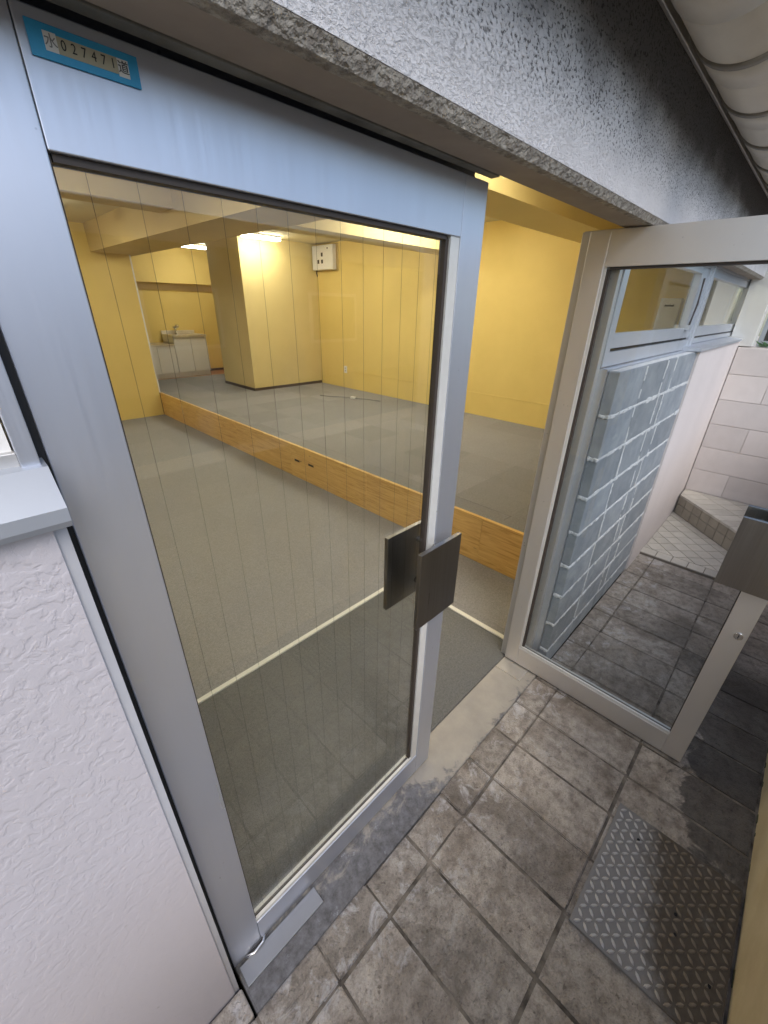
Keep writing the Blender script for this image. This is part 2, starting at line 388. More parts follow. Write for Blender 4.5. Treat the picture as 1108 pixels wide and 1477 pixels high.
def cyl_bm(bm, p0, p1, r, n=24, r1=None):
    p0, p1 = Vector(p0), Vector(p1); d = (p1 - p0); q = d.to_track_quat('Z', 'Y').to_matrix(); r1 = r if r1 is None else r1
    A = [bm.verts.new(p0 + q @ Vector((r * math.cos(i * 2 * math.pi / n), r * math.sin(i * 2 * math.pi / n), 0))) for i in range(n)]
    B = [bm.verts.new(p1 + q @ Vector((r1 * math.cos(i * 2 * math.pi / n), r1 * math.sin(i * 2 * math.pi / n), 0))) for i in range(n)]
    bm.faces.new(A[::-1]); bm.faces.new(B)
    for i in range(n): bm.faces.new((A[i], A[(i + 1) % n], B[(i + 1) % n], B[i])).smooth = True
def cyl(name, p0, p1, r, mat, parent=None, n=24, r1=None):
    bm = bmesh.new(); cyl_bm(bm, p0, p1, r, n, r1)
    bmesh.ops.recalc_face_normals(bm, faces=bm.faces[:])
    me = bpy.data.meshes.new(name); bm.to_mesh(me); bm.free(); return link(name, me, mat, parent)
def tube(name, pts, r, mat, parent=None, n=10):
    bm = bmesh.new(); pts = [Vector(p) for p in pts]; rings = []
    for i, p in enumerate(pts):
        d = (pts[min(i + 1, len(pts) - 1)] - pts[max(i - 1, 0)]).normalized(); q = d.to_track_quat('Z', 'Y').to_matrix()
        rings.append([bm.verts.new(p + q @ Vector((r * math.cos(k * 2 * math.pi / n), r * math.sin(k * 2 * math.pi / n), 0))) for k in range(n)])
    for a, b in zip(rings, rings[1:]):
        for k in range(n): bm.faces.new((a[k], a[(k + 1) % n], b[(k + 1) % n], b[k])).smooth = True
    bm.faces.new(rings[0][::-1]); bm.faces.new(rings[-1])
    bmesh.ops.recalc_face_normals(bm, faces=bm.faces[:])
    me = bpy.data.meshes.new(name); bm.to_mesh(me); bm.free(); return link(name, me, mat, parent)
def text(name, s, size, mat, parent, loc, rot, xs=1.0):
    cu = bpy.data.curves.new(name, 'FONT'); cu.body = s; cu.size = size; cu.extrude = .0002; cu.align_x = 'CENTER'; cu.align_y = 'CENTER'
    tmp = bpy.data.objects.new('tmp', cu); COL.objects.link(tmp)
    dg = bpy.context.evaluated_depsgraph_get(); me = bpy.data.meshes.new_from_object(tmp.evaluated_get(dg)); bpy.data.objects.remove(tmp)
    me.name = name; me.materials.clear()
    o = link(name, me, mat, parent, loc, rot); o.scale = (xs, 1, 1); return o

HEAD = 1.940      # underside of the head over the doors
# ================================================================== setting
gr = box('ground', (-60, -60, -.30), (60, -1.25, -.062), M['asphalt']); tag(gr, kind='structure')
pv = box('pavement', (-2.2, -1.02, -.14), (3.39, -.12, -.0042), M['joint'], origin=True); tag(pv, kind='structure')

def paver_mesh(lx, ly):
    bm = bmesh.new(); bm_box(bm, (-lx / 2, -ly / 2, -.05), (lx / 2, ly / 2, 0))
    up = [e for e in bm.edges if all(v.co.z > -.001 for v in e.verts)] + [e for e in bm.edges if abs(e.verts[0].co.z - e.verts[1].co.z) > .01]
    bmesh.ops.bevel(bm, geom=up, offset=.0035, segments=2, affect='EDGES')
    me = finish(bm, 'paver'); me.materials.append(M['paver']); return me
rows = [(-.119, -.229), (-.234, -.6135), (-.6185, -1.014)]
gap = .0046
for (y1, y0) in rows:
    me = paver_mesh(.2 - gap, y1 - y0)
    k = -12
    while True:
        x0 = .246 + .2 * k; x1 = x0 + .2; k += 1
        if x1 > 3.40: break
        if y1 > -.13 and x1 < .06 and False: continue
        o = link('paver', me, None, pv)
        o.location = ((x0 + x1) / 2 + random.uniform(-.0015, .0015), (y0 + y1) / 2 + random.uniform(-.0015, .0015), random.uniform(-.0025, .001))
        o.rotation_euler = (random.uniform(-.006, .006), random.uniform(-.006, .006), random.uniform(-.004, .004))
    lx = 3.385 - x0
    o = box('paver', (x0 + .003, y0, -.05), (3.383, y1, 0), M['paver'], pv, .004)
# room floor
fl = box('room_floor', (-2.2, .065, -.14), (2.36, 9.0, -.004), M['concrete_dark'], origin=True); tag(fl, kind='structure')
def tile_grid(x0, x1, y0, y1, s, z, mat, parent, th=.008):
    me = None; bm = bmesh.new(); bm_box(bm, (-s / 2 + .0003, -s / 2 + .0003, -th), (s / 2 - .0003, s / 2 - .0003, 0)); me = finish(bm, 'carpet_tile'); me.materials.append(mat)
    y = y0
    while y < y1 - .01:
        ye = min(y + s, y1); x = x1
        while x > x0 + .01:
            xs = max(x - s, x0)
            if ye - y > s - .001 and x - xs > s - .001:
                o = link('carpet_tile', me, None, parent, ((x + xs) / 2, (y + ye) / 2, z))
            else:
                o = box('carpet_tile', (xs + .0006, y + .0006, z - th), (x - .0006, ye - .0006, z), mat, parent, .0008, 1)
            x = xs
        y = ye
tile_grid(-1.9, 2.345, .958, 6.9, .5, .004, M['carpet'], fl)
tile_grid(1.798, 2.345, .07, .958, .5, .004, M['carpet'], fl)
en = box('entrance_carpet', (-1.9, .072, -.004), (1.768, .930, .001), M['mat']); tag(en, 'dark olive grey entrance carpet inside the threshold', 'carpet')
st = thing('edging_strip', (1.78, .944, 0), 'cream L-shaped edging strip around the dark entrance carpet', 'edging strip')
box('long_strip', (-1.9 - 1.78, -.013, -.004), (.016, .013, .009), M['strip'], st, .002)
box('short_strip', (-.012, -.872, -.004), (.016, -.013, .009), M['strip'], st, .002)

# ================================================================== threshold
sl = box('door_sill', (.052, -.117, -.12), (1.72, .070, .000), M['sill'], None, .006); tag(sl, 'stained concrete door sill running under the two glass doors', 'door sill')
pp = thing('pivot_cover', (1.68, .03, 0), 'bright steel cover plate at the foot of the open glass door', 'floor plate', 'pivot covers let into the sill')
box('plate', (-.115, -.100, -.001), (.02, .034, .0045), M['plate_steel'], pp, .001)
pp = thing('pivot_cover', (.10, -.02, 0), 'long grey cover strip at the foot of the closed glass door', 'floor plate', 'pivot covers let into the sill')
box('plate', (-.04, -.040, -.001), (.22, .012, .010), M['alu_dark'], pp, .0015)

# ================================================================== outer walls
wl = thing('stucco_wall', (-1, -.04, 0), 'rough white stucco wall beside the closed glass door', 'wall')
box('wall_face', (-1.2, 0, -.05), (1.028, .26, 1.468), M['stucco'], wl)
box('reveal', (1.028, .004, -.05), (1.0415, .22, 1.474), M['reveal'], wl)
lw = thing('side_window', (-1, -.04, 1.47), 'grey aluminium window with a projecting sill above the stucco wall', 'window')
prism('sill', [(-.028, .008), (-.028, .024), (.012, .062), (.16, .068), (.16, 0), (-.024, 0)], -1.2, 1.046, M['sill_alu'], lw)
box('jamb', (1.024, .022, .060), (1.0415, .12, .62), M['alu'], lw, .001)
box('bottom_rail', (-1.2, .030, .061), (1.024, .08, .078), M['alu_warm'], lw, .001)
box('panel', (-1.2, .040, .078), (1.022, .06, .62), M['white_paint'], lw)
kb = box('kerb_block', (-1.8, -.114, -.06), (.046, -.044, .004), M['paver'], None, .006); tag(kb, 'low concrete kerb at the foot of the white stucco wall', 'kerb')

# lintel over the doors: soffit, rough rim and sprayed fascia
li = thing('lintel', (0, -.13, HEAD), 'grey lintel over the doors, coarse spray coat with mould specks, darker towards the top', 'lintel')
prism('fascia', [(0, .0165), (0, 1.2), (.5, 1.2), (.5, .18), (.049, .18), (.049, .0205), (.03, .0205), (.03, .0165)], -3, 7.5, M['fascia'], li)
prism('rim', [(.011, .0), (.0, .0155), (.03, .0155), (.03, .0)], -3, 7.5, M['rim'], li)
prism('soffit', [(.030, 0), (.030, .020), (.104, .020), (.104, .004)], -3, 7.5, M['soffit'], li)
prism('recess', [(.05, .0205), (.104, .0205), (.104, .179), (.05, .179)], -3, 7.5, M['concrete_dark'], li)

df = thing('door_frame', (0, 0, 0), 'grey aluminium door frame with head and jambs around the two doors', 'door frame')
box('head', (.040, -.004, HEAD + .056), (1.70, .085, HEAD + .178), M['alu_warm'], df, .001)
box('head_trim', (.046, -.0255, HEAD + .0015), (.9155, -.0045, HEAD + .03), M['trim'], df, .001)
box('head_stop', (.040, .036, HEAD - .012), (.9158, .060, HEAD + .056), M['alu_dark'], df, .001)
box('jamb_seal', (.0418, .007, 0), (.0515, .10, HEAD), M['gasket'], df)
box('jamb', (1.690, -.045, 0), (1.722, .100, HEAD + .004), M['alu_warm'], df, .001)
box('door_stop', (1.676, .072, 0), (1.690, .100, HEAD), M['alu_warm'], df, .001)

# ================================================================== doors
def make_leaf(name, label, W, sl_, sr, zb, zt, glaz_r, wires, AL):
    """local x 0..W, outer face y 0, inner face y .032"""
    T_ = .032; r = thing(name, (0, 0, 0), label, 'glass door')
    z0, z1 = .012, HEAD - .003
    box('stile', (0, 0, z0), (sl_, T_, z1), AL, r, .0015)
    box('stile', (W - sr, 0, z0), (W, T_, z1), AL, r, .0015)
    box('top_rail', (sl_ + .0008, 0, zt), (W - sr - .0008, T_, z1), AL, r, .0012)
    box('bottom_rail', (sl_ + .0008, 0, z0), (W - sr - .0008, T_, zb), AL, r, .0012)
    gx0, gx1 = sl_, W - sr
    # glazing beads and gaskets, outer and inner side
    for ya, yb in ((.003, .0115), (.0205, .029)):
        boxes('glazing_bead', [((gx1 - glaz_r, ya, zb + .0002), (gx1 - .0003, yb, zt - .0002)),
                               ((gx0 + .0003, ya, zb + .0002), (gx1 - glaz_r, yb, zb + .013))], M['bead'], r)
    g0, g1 = gx0, gx1 - glaz_r
    boxes('gasket', [((g0 + .0002, .008, zb + .0135), (g0 + .003, .024, zt - .0002)), ((g1 - .010, .008, zb + .0135), (g1, .024, zt - .006)),
                     ((g0 + .004, .0117, zb + .002), (g1 - .010, .0203, zb + .0105)), ((g0 + .004, .006, zt - .0075), (g1 - .010, .026, zt - .0002))], M['gasket_brown'], r)
    box('pane', (g0 + .002, .0135, zb + .011), (g1 - .002, .0185, zt - .007), M['glass'], r)
    for x in wires:
        cyl('wire', (x, .016, zb + .012), (x, .016, zt - .008), .00023, M['gasket'], r, 6)
    return r
def handle(r, x0, x1, z0, z1, side):
    y = (-.058, -.045) if side < 0 else (.062, .075)
    h = box('handle', (x0, y[0], z0), (x1, y[1], z1), M['steel'], r, .0012)
    for zz in (z0 + .05, z1 - .05):
        c = (x0 + x1) / 2
        a, b = ((-.045, .001) if side < 0 else (.031, .062))
        o = cyl('standoff', (x1 - .045 - c if side else 0, a - (y[0] + y[1]) / 2, zz - z0), (x1 - .045 - c, b - (y[0] + y[1]) / 2, zz - z0), .009, M['chrome'], h, 16)
    return h
WL = .865
dl = make_leaf('glass_door', 'closed aluminium framed glass door with fine vertical wires in its pane', WL, .084, .082, .118, 1.832, .030,
               [.168 - .051 + .0505 * k for k in range(13)], M['alu'])
dl.location = (.051, 0, 0)
hL = handle(dl, .652, .828, .884, 1.132, -1); handle(dl, .652, .828, .884, 1.132, 1)
WR = .822
dr = make_leaf('glass_door', 'clear glass door in an aluminium frame, swung open at a right angle', WR, .070, .066, .118, 1.832, .010, [], M['alu_leaf'])
dr.location = (1.686, -.757, 0); dr.rotation_euler = (0, 0, math.pi / 2)
hs_ = handle(dr, -.030, .148, .884, 1.132, 1); handle(dr, -.030, .148, .884, 1.132, -1)
for (yy0, yy1) in ((.031, .037),):
    lk = cyl('lock_cylinder', (.024, yy0, .695), (.024, yy1, .695), .0135, M['chrome'], dr, 24)
    box('keyway', (-.0012 + .024, yy1 - .0005, .688), (.0012 + .024, yy1 + .0004, .702), M['gasket'], lk)
box('scuff', (.0775, -.0004, .70), (.0835, .0002, .79), M['ink_grey'], dl)
# kick scuff and rubber at pivot foot
tube('pivot_arm', [(.03, -.002, .014), (.055, -.012, .014), (.085, -.010, .016), (.098, .002, .02)], .004, M['chrome'], dl, 8)

# ---- water-meter plaque on the closed door's top rail
pq = thing('number_plaque', (.190, -.0005, 1.914), 'small blue plaque with number 027471 on the top rail of the closed door', 'plaque')
box('board', (-.0465, -.0022, -.0125), (.0465, 0, .0125), M['blue'], pq, .0005)
RX = (math.pi / 2, 0, 0)
box('paper_patch', (-.0345, -.0027, -.0063), (-.0243, -.0020, .0072), M['white_paint'], pq)
box('paper_patch', (.0262, -.0027, -.0075), (.0364, -.0020, .0062), M['white_paint'], pq)
box('number_tape', (-.0242, -.0026, -.0062), (.0261, -.0020, .0062), M['tape'], pq)
text('character', '水', .0105, M['ink_grey'], pq, (-.0294, -.0030, .0004), RX)
text('character', '道', .0105, M['ink'], pq, (.0313, -.0030, -.0006), RX)
for i, ch in enumerate('027471'):
    text('digit', ch, .0105, M['ink'], pq, (-.0195 + .0083 * i, -.0030, .0004), RX, .85)

# ================================================================== right of the doors: block wall and windows
bw = thing('block_wall', (2.4, -.08, 0), 'grey concrete block infill with white mortar beside the open door', 'block wall')
BX0, BX1, BY0, BY1 = 1.735, 3.07, -.117, -.075
bx0, bx1 = BX0 - 2.4, BX1 - 2.4
top = 1.505; ch_ = .1735
box('mortar_core', (bx0 + .012, BY0 + .08 + .006, 0), (bx1, BY1 + .08 - .004, top - .004), M['mortar'], bw)
def block_obj(xa, xb, za, zb):
    o = box('block', (xa, BY0 + .08 + random.uniform(-.001, .001), za), (xb, BY1 + .08, zb), M['block'], bw, .003, 2)
nrow = 9; z = -.06
rows_z = [top - ch_ * (k + 1) for k in range(nrow)]
random.seed(3)
for k, zr in enumerate(rows_z):
    za, zb_ = max(zr + .0075, 0), zr + ch_ - .0045
    if zb_ - za < .02: continue
    pat = [(0, .343), (.352, .685), (.705, .86), (.871, 1.335)] if k % 2 == 0 else [(0, .325), (.334, .70), (.708, .80), (.812, 1.335)]
    for (xa, xb) in pat: block_obj(bx0 + xa + random.uniform(-.004, .004), bx0 + xb - .002, za, zb_)
# mortar smears squeezed out of the joints (uneven lumps along each bed)
bm = bmesh.new()
for k, zr in enumerate(rows_z):
    zz = zr + .0015
    if zz < .05: continue
    x = bx0 + .006
    while x < bx1 - .01:
        l = random.uniform(.012, .05); hgt = random.uniform(.005, .014)
        y0 = BY0 + .08 - random.uniform(-.001, .004)
        bm_box(bm, (x, y0, zz - hgt * random.uniform(.4, 1.1)), (min(x + l, bx1), BY0 + .08 + .008, zz + hgt * random.uniform(.4, 1.0)))
        x += l * random.uniform(.75, 1.0)
    pat = [.343, .685, .86] if k % 2 == 0 else [.325, .70, .80]
    for xq in pat:
        z_ = max(zr, .01)
        while z_ < zr + ch_ - .01:
            hl = random.uniform(.015, .05); wd_ = random.uniform(.004, .009)
            if random.random() < .85: bm_box(bm, (bx0 + xq + .004 - wd_ * random.uniform(.4, 1), BY0 + .08 - random.uniform(0, .003), z_), (bx0 + xq + .004 + wd_, BY0 + .088, min(z_ + hl, zr + ch_ - .003)))
            z_ += hl * random.uniform(.8, 1.1)
    for q in range(5):
        yq = BY0 + .08 + q * .008; bm_box(bm, (bx0 - random.uniform(.002, .010), yq, zz - random.uniform(.004, .010)), (bx0 + .02, yq + .009, zz + random.uniform(.004, .010)))
sm = link('mortar_smear', finish(bm, 'mortar_smear', .0018, 1), M['mortar'], bw); tag(sm, kind='stuff')

def window(name, label, x0, x1, z0, z1, gx0, gx1, gz0, gz1, yf):
    r = thing(name, ((x0 + x1) / 2, yf, z0), label, 'window', 'aluminium windows above the block wall'); cx = (x0 + x1) / 2
    X = lambda v: v - cx; Z = lambda v: v - z0
    box('frame', (X(x0), 0, 0), (X(x0 + .045), .07, Z(z1)), M['frame_grey'], r, .001)
    box('frame', (X(x1 - .05), -.006, 0), (X(x1), .07, Z(z1)), M['frame_grey'], r, .001)
    box('frame', (X(x0 + .045), 0, Z(z1 - .03)), (X(x1 - .05), .07, Z(z1)), M['frame_grey'], r, .001)
    box('frame', (X(x0 + .045), 0, 0), (X(x1 - .05), .07, Z(1.562)), M['frame_grey'], r, .001)
    box('slot', (X(x0 + .045), .012, Z(1.562)), (X(x1 - .05), .06, Z(1.574)), M['dark_slot'], r)
    y0, y1 = .004, .04
    for a, b in (((x0 + .047, 1.574), (gx0, z1 - .031)), ((gx1, 1.574), (x1 - .052, z1 - .031)), ((gx0, 1.574), (gx1, gz0)), ((gx0, gz1), (gx1, z1 - .031))):
        box('sash', (X(a[0]), y0, Z(a[1])), (X(b[0]), y1, Z(b[1])), M['frame_grey'], r, .001)
    box('pane', (X(gx0 - .002), .020, Z(gz0 - .002)), (X(gx1 + .002), .025, Z(gz1 + .002)), M['wglass'], r)
    # stay arm with its latch on the right side
    st_ = tube('stay_arm', [(X(gx1 + .02), -.004, Z(gz0 + .01)), (X(gx1 + .02), -.012, Z(gz0 + .12)), (X(gx1 + .025), -.006, Z(gz1 - .02))], .005, M['gasket_brown'], r, 8)
    box('latch', (X(gx1 - .02), -.016, Z(gz0 - .01)), (X(gx1 + .05), .006, Z(gz0 + .015)), M['frame_grey'], r, .002)
    return r
window('awning_window', 'aluminium awning window directly above the concrete block wall', 1.724, 3.115, 1.510, 1.945, 1.79, 2.93, 1.625, 1.885, -.05)
window('awning_window', 'second aluminium awning window, above the pink wall and its sill', 3.155, 4.98, 1.535, 1.962, 3.26, 4.72, 1.628, 1.885, -.05)
mu = box('mullion', (3.117, -.062, 1.512), (3.153, .02, 1.962), M['frame_grey'], None, .001); tag(mu, 'upright aluminium mullion between the two awning windows', 'mullion')
ws = thing('window_sill', (3.7, -.05, 1.50), 'sloping aluminium sill on top of the pink wall', 'window sill')
prism('sill', [(.05, .033), (-.05, .027), (-.092, .020), (-.092, .006), (-.08, .006), (.05, .0)], -.70, .90, M['alu'], ws)
pk = thing('pink_wall', (3.8, -.08, 0), 'pinkish rendered wall between the block wall and the tiled steps', 'wall')
box('wall_face', (-.73, -.048, -.05), (2.2, .13, 1.500), M['pink_wall'], pk)
bk = box('frame_panel', (1.7225, -.073, 0), (3.066, -.030, 1.506), M['frame_grey']); tag(bk, 'grey metal frame panel behind the concrete block infill', 'frame panel')
uw = box('inner_wall', (1.7225, .02, -.05), (5.03, .07, 1.508), M['yellow'], None); tag(uw, 'yellow room wall under the awning windows behind the block infill', 'wall')
pr = box('white_pier', (4.62, -.215, 1.465), (4.80, -.058, 2.2), M['white_paint'], None, .004); tag(pr, 'white pier rising from the pink tiled wall at the end of the windows', 'pier')

# tiled landing, step and wall at the far end of the alley
ld = thing('tiled_landing', (3.9, -.5, 0), 'cream tiled landing at the end of the stone paving', 'landing')
box('slab', (-.508, -.9, -.1), (.9, .372, .012), M['grout'], ld)
def clip_poly(poly, a, b, c):      # keep a*x + b*y <= c
    out = []
    for i in range(len(poly)):
        p, q = poly[i], poly[(i + 1) % len(poly)]; dp, dq = a * p[0] + b * p[1] - c, a * q[0] + b * q[1] - c
        if dp <= 0: out.append(p)
        if dp * dq < 0:
            s = dp / (dp - dq); out.append((p[0] + s * (q[0] - p[0]), p[1] + s * (q[1] - p[1])))
    return out
def area(P): return abs(sum(P[i][0] * P[(i + 1) % len(P)][1] - P[(i + 1) % len(P)][0] * P[i][1] for i in range(len(P)))) / 2 if len(P) > 2 else 0
R0, R1 = Vector((4.41, -.14)), Vector((3.48, -1.02))            # line of the diagonal riser
rd = (R1 - R0).normalized(); rn = Vector((rd.y, -rd.x))           # points towards the alley (-x)
if rn.x > 0: rn = -rn
cR = -(rn.x * R0.x + rn.y * R0.y)
# border course along the edge of the paving
y = -.128
while y > -1.35:
    P = [(3.394, y - .098), (3.488, y - .098), (3.488, y), (3.394, y)]
    P = clip_poly(P, -rn.x, -rn.y, cR)
    if area(P) > 1e-4: poly_slab('tile', [(p[0] - 3.9, p[1] + .5) for p in P], .004, .018, M['tile'], ld)
    y -= .104
# diagonal tiles
s = .104
for i in range(-16, 17):
    for j in range(-16, 17):
        c = Vector((3.49, -.12)) + rd * (i * s) + rn * (j * s)
        h = s / 2 - .003
        P = [c + rd * a + rn * b for a, b in ((-h, -h), (h, -h), (h, h), (-h, h))]; P = [(p.x, p.y) for p in P]
        for (a, b_, k) in ((-1, 0, -3.494), (0, 1, -.130), (0, -1, 1.35), (-rn.x, -rn.y, cR - .004)): P = clip_poly(P, a, b_, k) if len(P) > 2 else P
        if area(P) > 2e-4: poly_slab('tile', [(p[0] - 3.9, p[1] + .5) for p in P], .004, .018, M['tile'], ld)
sp = thing('tiled_step', (4.4, -.6, 0), 'diagonal tiled step with brown riser against the pink tiled wall', 'step')
def SP(p): return (p[0] - 4.4, p[1] + .6)
top_poly = [tuple(R0), (4.598, -.14), (4.598, -1.35), (3.2, -1.35), tuple(R1)]
poly_slab('core', [SP(p) for p in top_poly], -.05, .182, M['grout'], sp)
n = int((R1 - R0).length / .104)
for i in range(n):
    for zz in ((.022, .108), (.113, .178)):
        a = R0 + rd * (i * .104 + .003); b = R0 + rd * ((i + 1) * .104 - .003)
        P = [a, b, b + rn * .006, a + rn * .006]; poly_slab('riser_tile', [SP(p) for p in P], zz[0], zz[1], M['riser_tile'], sp)
s2 = .15
for i in range(-3, 10):
    P0 = [R0 + rd * (i * .104 + .003), R0 + rd * ((i + 1) * .104 - .003)]
    P = [P0[0] + rn * .006, P0[1] + rn * .006, P0[1] - rn * .05, P0[0] - rn * .05]; P = [(p.x, p.y) for p in P]
    for (a, b_, k) in ((0, 1, -.140), (1, 0, 4.595), (0, -1, 1.35)): P = clip_poly(P, a, b_, k) if len(P) > 2 else P
    if area(P) > 1e-4: poly_slab('nosing_tile', [SP(p) for p in P], .182, .200, M['tile'], sp)
    for j in range(8):
        P = [P0[0] - rn * (.055 + j * s2), P0[1] - rn * (.055 + j * s2), P0[1] - rn * (.05 + (j + 1) * s2), P0[0] - rn * (.05 + (j + 1) * s2)]; P = [(p.x, p.y) for p in P]
        for (a, b_, k) in ((0, 1, -.140), (1, 0, 4.595), (0, -1, 1.35)): P = clip_poly(P, a, b_, k) if len(P) > 2 else P
        if area(P) > 1e-4: poly_slab('tile', [SP(p) for p in P], .182, .198, M['tile'], sp)
tw = thing('tiled_wall', (4.7, -.7, 0), 'low pink tiled wall closing the end of the alley', 'wall')
box('core', (-.092, -.9, -.05), (.1, .568, 1.458), M['grout_light'], tw)
zz = 1.455; r_ = 0
while zz > .05:
    y = -.135 - (.0 if r_ % 2 else .10)
    ys = [-.135] + ([] if r_ % 2 else [])
    y = -.135; first = True
    while y > -1.6:
        wd = (.28 if (first and r_ % 2) else .56); first = False
        box('tile', (-.101, max(y - wd + .003, -1.599) + .7, zz - .205), (-.085, y + .7, zz), M['wall_tile'], tw, .002, 1); y -= wd
    zz -= .2095; r_ += 1
pl_ = thing('potted_leaves', (4.72, -.33, 1.46), 'tuft of green leaves on top of the pink tiled wall', 'plant')
random.seed(5); bm = bmesh.new()
for i in range(70):
    b = Vector((random.uniform(-.05, .05), random.uniform(-.16, .07), 0)); a = random.uniform(0, 6.28); ln = random.uniform(.05, .10)
    d = Vector((math.cos(a), math.sin(a), random.uniform(.2, 1.1))).normalized(); sd_ = d.cross(Vector((0, 0, 1))).normalized() * .010
    m_ = b + d * ln * .5; e_ = b + d * ln + Vector((0, 0, -.015)); v4 = [bm.verts.new(q) for q in (b, m_ + sd_, e_, m_ - sd_)]; bm.faces.new(v4)
link('foliage', finish(bm, 'foliage'), M['leaf'], pl_)
fw = thing('far_window', (4.93, -.5, 1.44), 'dark framed window behind the tuft of leaves', 'window')
box('frame', (-.02, -.6, 0), (.02, .28, .06), M['frame_grey'], fw); box('frame', (-.02, .25, .06), (.02, .28, .7), M['frame_grey'], fw)
box('pane', (0, -.6, .06), (.008, .25, .7), M['dark_slot'], fw)

# boundary wall behind and beside the camera
bd = thing('boundary_wall', (0, -1.02, 0), 'beige rendered wall facing the doors across the stone paving', 'wall')
box('wall_face', (-6, -.16, -.14), (4.6, 0, 1.10), M['boundary'], bd, .004)
bm = bmesh.new(); random.seed(11)
x = -2.0
while x < 3.3:
    l = random.uniform(.01, .05); bm_box(bm, (x, -.004, -.012), (x + l, random.uniform(.001, .0035), random.uniform(-.004, .006))); x += l * random.uniform(1.2, 5)
tag(link('moss_line', finish(bm, 'moss_line', .0015, 1), M['moss'], bd), kind='stuff')

# house across the way, unseen, added to darken sky reflections in the glass
nh = thing('added_house', (1, -9, 0), 'unseen low grey house added across the street to darken reflections', 'house')
box('wall', (-9, -5, -.06), (12, 0, 2.7), M['house'], nh)
prism('roof', [(.5, 2.7), (-2.5, 3.7), (-5.5, 2.7)], -9.5, 12.5, M['concrete_dark'], nh)
for q in (-6, -2, 2, 6):
    f = box('window', (q, -.03, .8), (q + 1.6, .04, 2.0), M['frame_grey'], nh, .01); box('pane', (-.72, .036, .08), (.72, .046, 1.12), M['dark_slot'], f)

# checker plate
cp = thing('checker_plate', (1.07, -.82, 0), 'worn steel checker plate lying on the stone paving', 'floor plate')
PX, PY = .238, .188
box('sheet', (-PX, -PY, .000), (PX, PY, .011), M['checker'], cp, .001)
bm = bmesh.new(); s = .0245
def lug(bm, cx, cy, ang):
    L_, W_, H_ = .0130, .0045, .0034; c, sn = math.cos(ang), math.sin(ang)
    base = [(-L_, 0), (-L_ * .4, -W_), (L_ * .4, -W_), (L_, 0), (L_ * .4, W_), (-L_ * .4, W_)]
    A = [bm.verts.new((cx + c * x - sn * y, cy + sn * x + c * y, 0.0108)) for x, y in base]
    B = [bm.verts.new((cx + c * x * .7 - sn * y * .45, cy + sn * x * .7 + c * y * .45, 0.0108 + H_)) for x, y in base]
    bm.faces.new(B)
    for i in range(6): bm.faces.new((A[i], A[(i + 1) % 6], B[(i + 1) % 6], B[i]))
nx, ny = int(2 * PX / s), int(2 * PY / s)
for i in range(nx):
    for j in range(ny):
        cx, cy = -PX + .5 * s + i * s + .004, -PY + .5 * s + j * s + .002
        lug(bm, cx, cy, math.radians(45 if (i + j) % 2 else -45))
tag(link('tread_pattern', finish(bm, 'tread_pattern'), M['lug'], cp), kind='stuff')
for (x, y) in ((.01, -.045), (-.045, -.055), (-.10, -.15), (.15, .10)):
    cyl('hole', (x, y, .0105), (x, y, .0145), .0045, M['dark_slot'], cp, 12)

# gutter pipe under the eaves and the eaves themselves
pi_ = thing('gutter_pipe', (2, -.285, 2.32), 'thick cream plastic pipe with collars running along the lintel', 'pipe')
bm = bmesh.new(); cyl_bm(bm, (-4, 0, 0), (4.5, 0, 0), .130, 64); bmesh.ops.recalc_face_normals(bm, faces=bm.faces[:])
me = bpy.data.meshes.new('pipe'); bm.to_mesh(me); bm.free(); link('pipe_run', me, M['pipe'], pi_)
for k in range(-6, 8):
    xx = 1.42 - 2 + .345 * k
    cyl('collar', (xx, 0, 0), (xx + .026, 0, 0), .1345, M['pipe_band'], pi_, 64)
    cyl('sleeve', (xx + .026, 0, 0), (xx + .15, 0, 0), .1318, M['pipe'], pi_, 64)
fs = box('flashing_strip', (-3, -.142, 2.275), (7, -.132, 2.305), M['alu_warm'], None, .002); tag(fs, 'thin grey metal strip along the mouldy lintel behind the pipe', 'metal strip')
ev = box('eaves_slab', (-4, -.42, 2.60), (7.5, -.132, 2.75), M['soffit'], None, .004); tag(ev, 'brown eaves slab above the cream pipe', 'eaves')
br = thing('pipe_bracket', (1.66, -.40, 2.16), 'beige bracket hanging below the cream pipe', 'bracket')
box('clip', (-.06, -.05, .0), (.10, .03, .05), M['pipe'], br, .004); box('hanger', (-.01, -.045, .05), (.03, -.035, .45), M['pipe_band'], br, .001)

# ================================================================== the room
CZ = 2.62
cl = box('ceiling', (-2.2, .07, CZ), (5.2, 9.2, CZ + .1), M['ceiling']); tag(cl, kind='structure')
def wallthing(name, a, b, mat, label, cat='wall'):
    o = box(name, a, b, mat); return tag(o, label, cat)
rw = thing('room_wall', (5.08, 4.4, 0), 'long yellow room wall along the raised floor', 'wall')
box('wall_face', (-.05, -4.33, 0), (.05, 4.6, CZ), M['yellow'], rw)
box('wiring_duct', (-.056, -4.2, .655), (-.05, 1.62, .668), M['yellow'], rw, .002)
pt = thing('partition_wall', (0, 6.95, 0), 'mustard yellow partition wall at the back of the lower floor', 'wall')
box('wall_face', (-2.2, -.05, 0), (2.338, .05, CZ), M['yellow'], pt)
box('end_trim', (2.338, -.052, .366), (2.358, .052, 2.30), M['white_paint'], pt, .001)
pc = thing('room_pillar', (4.3, 6.57, .365), 'pale yellow boxed pillar standing on the raised floor', 'pillar')
box('casing', (-.70, -.54, 0), (.725, .54, CZ - .365), M['cream_yellow'], pc)
boxes('skirting', [((-.708, -.548, 0), (.725, -.541, .045)), ((-.708, -.541, 0), (-.701, .54, .045))], M['skirting'], pc)
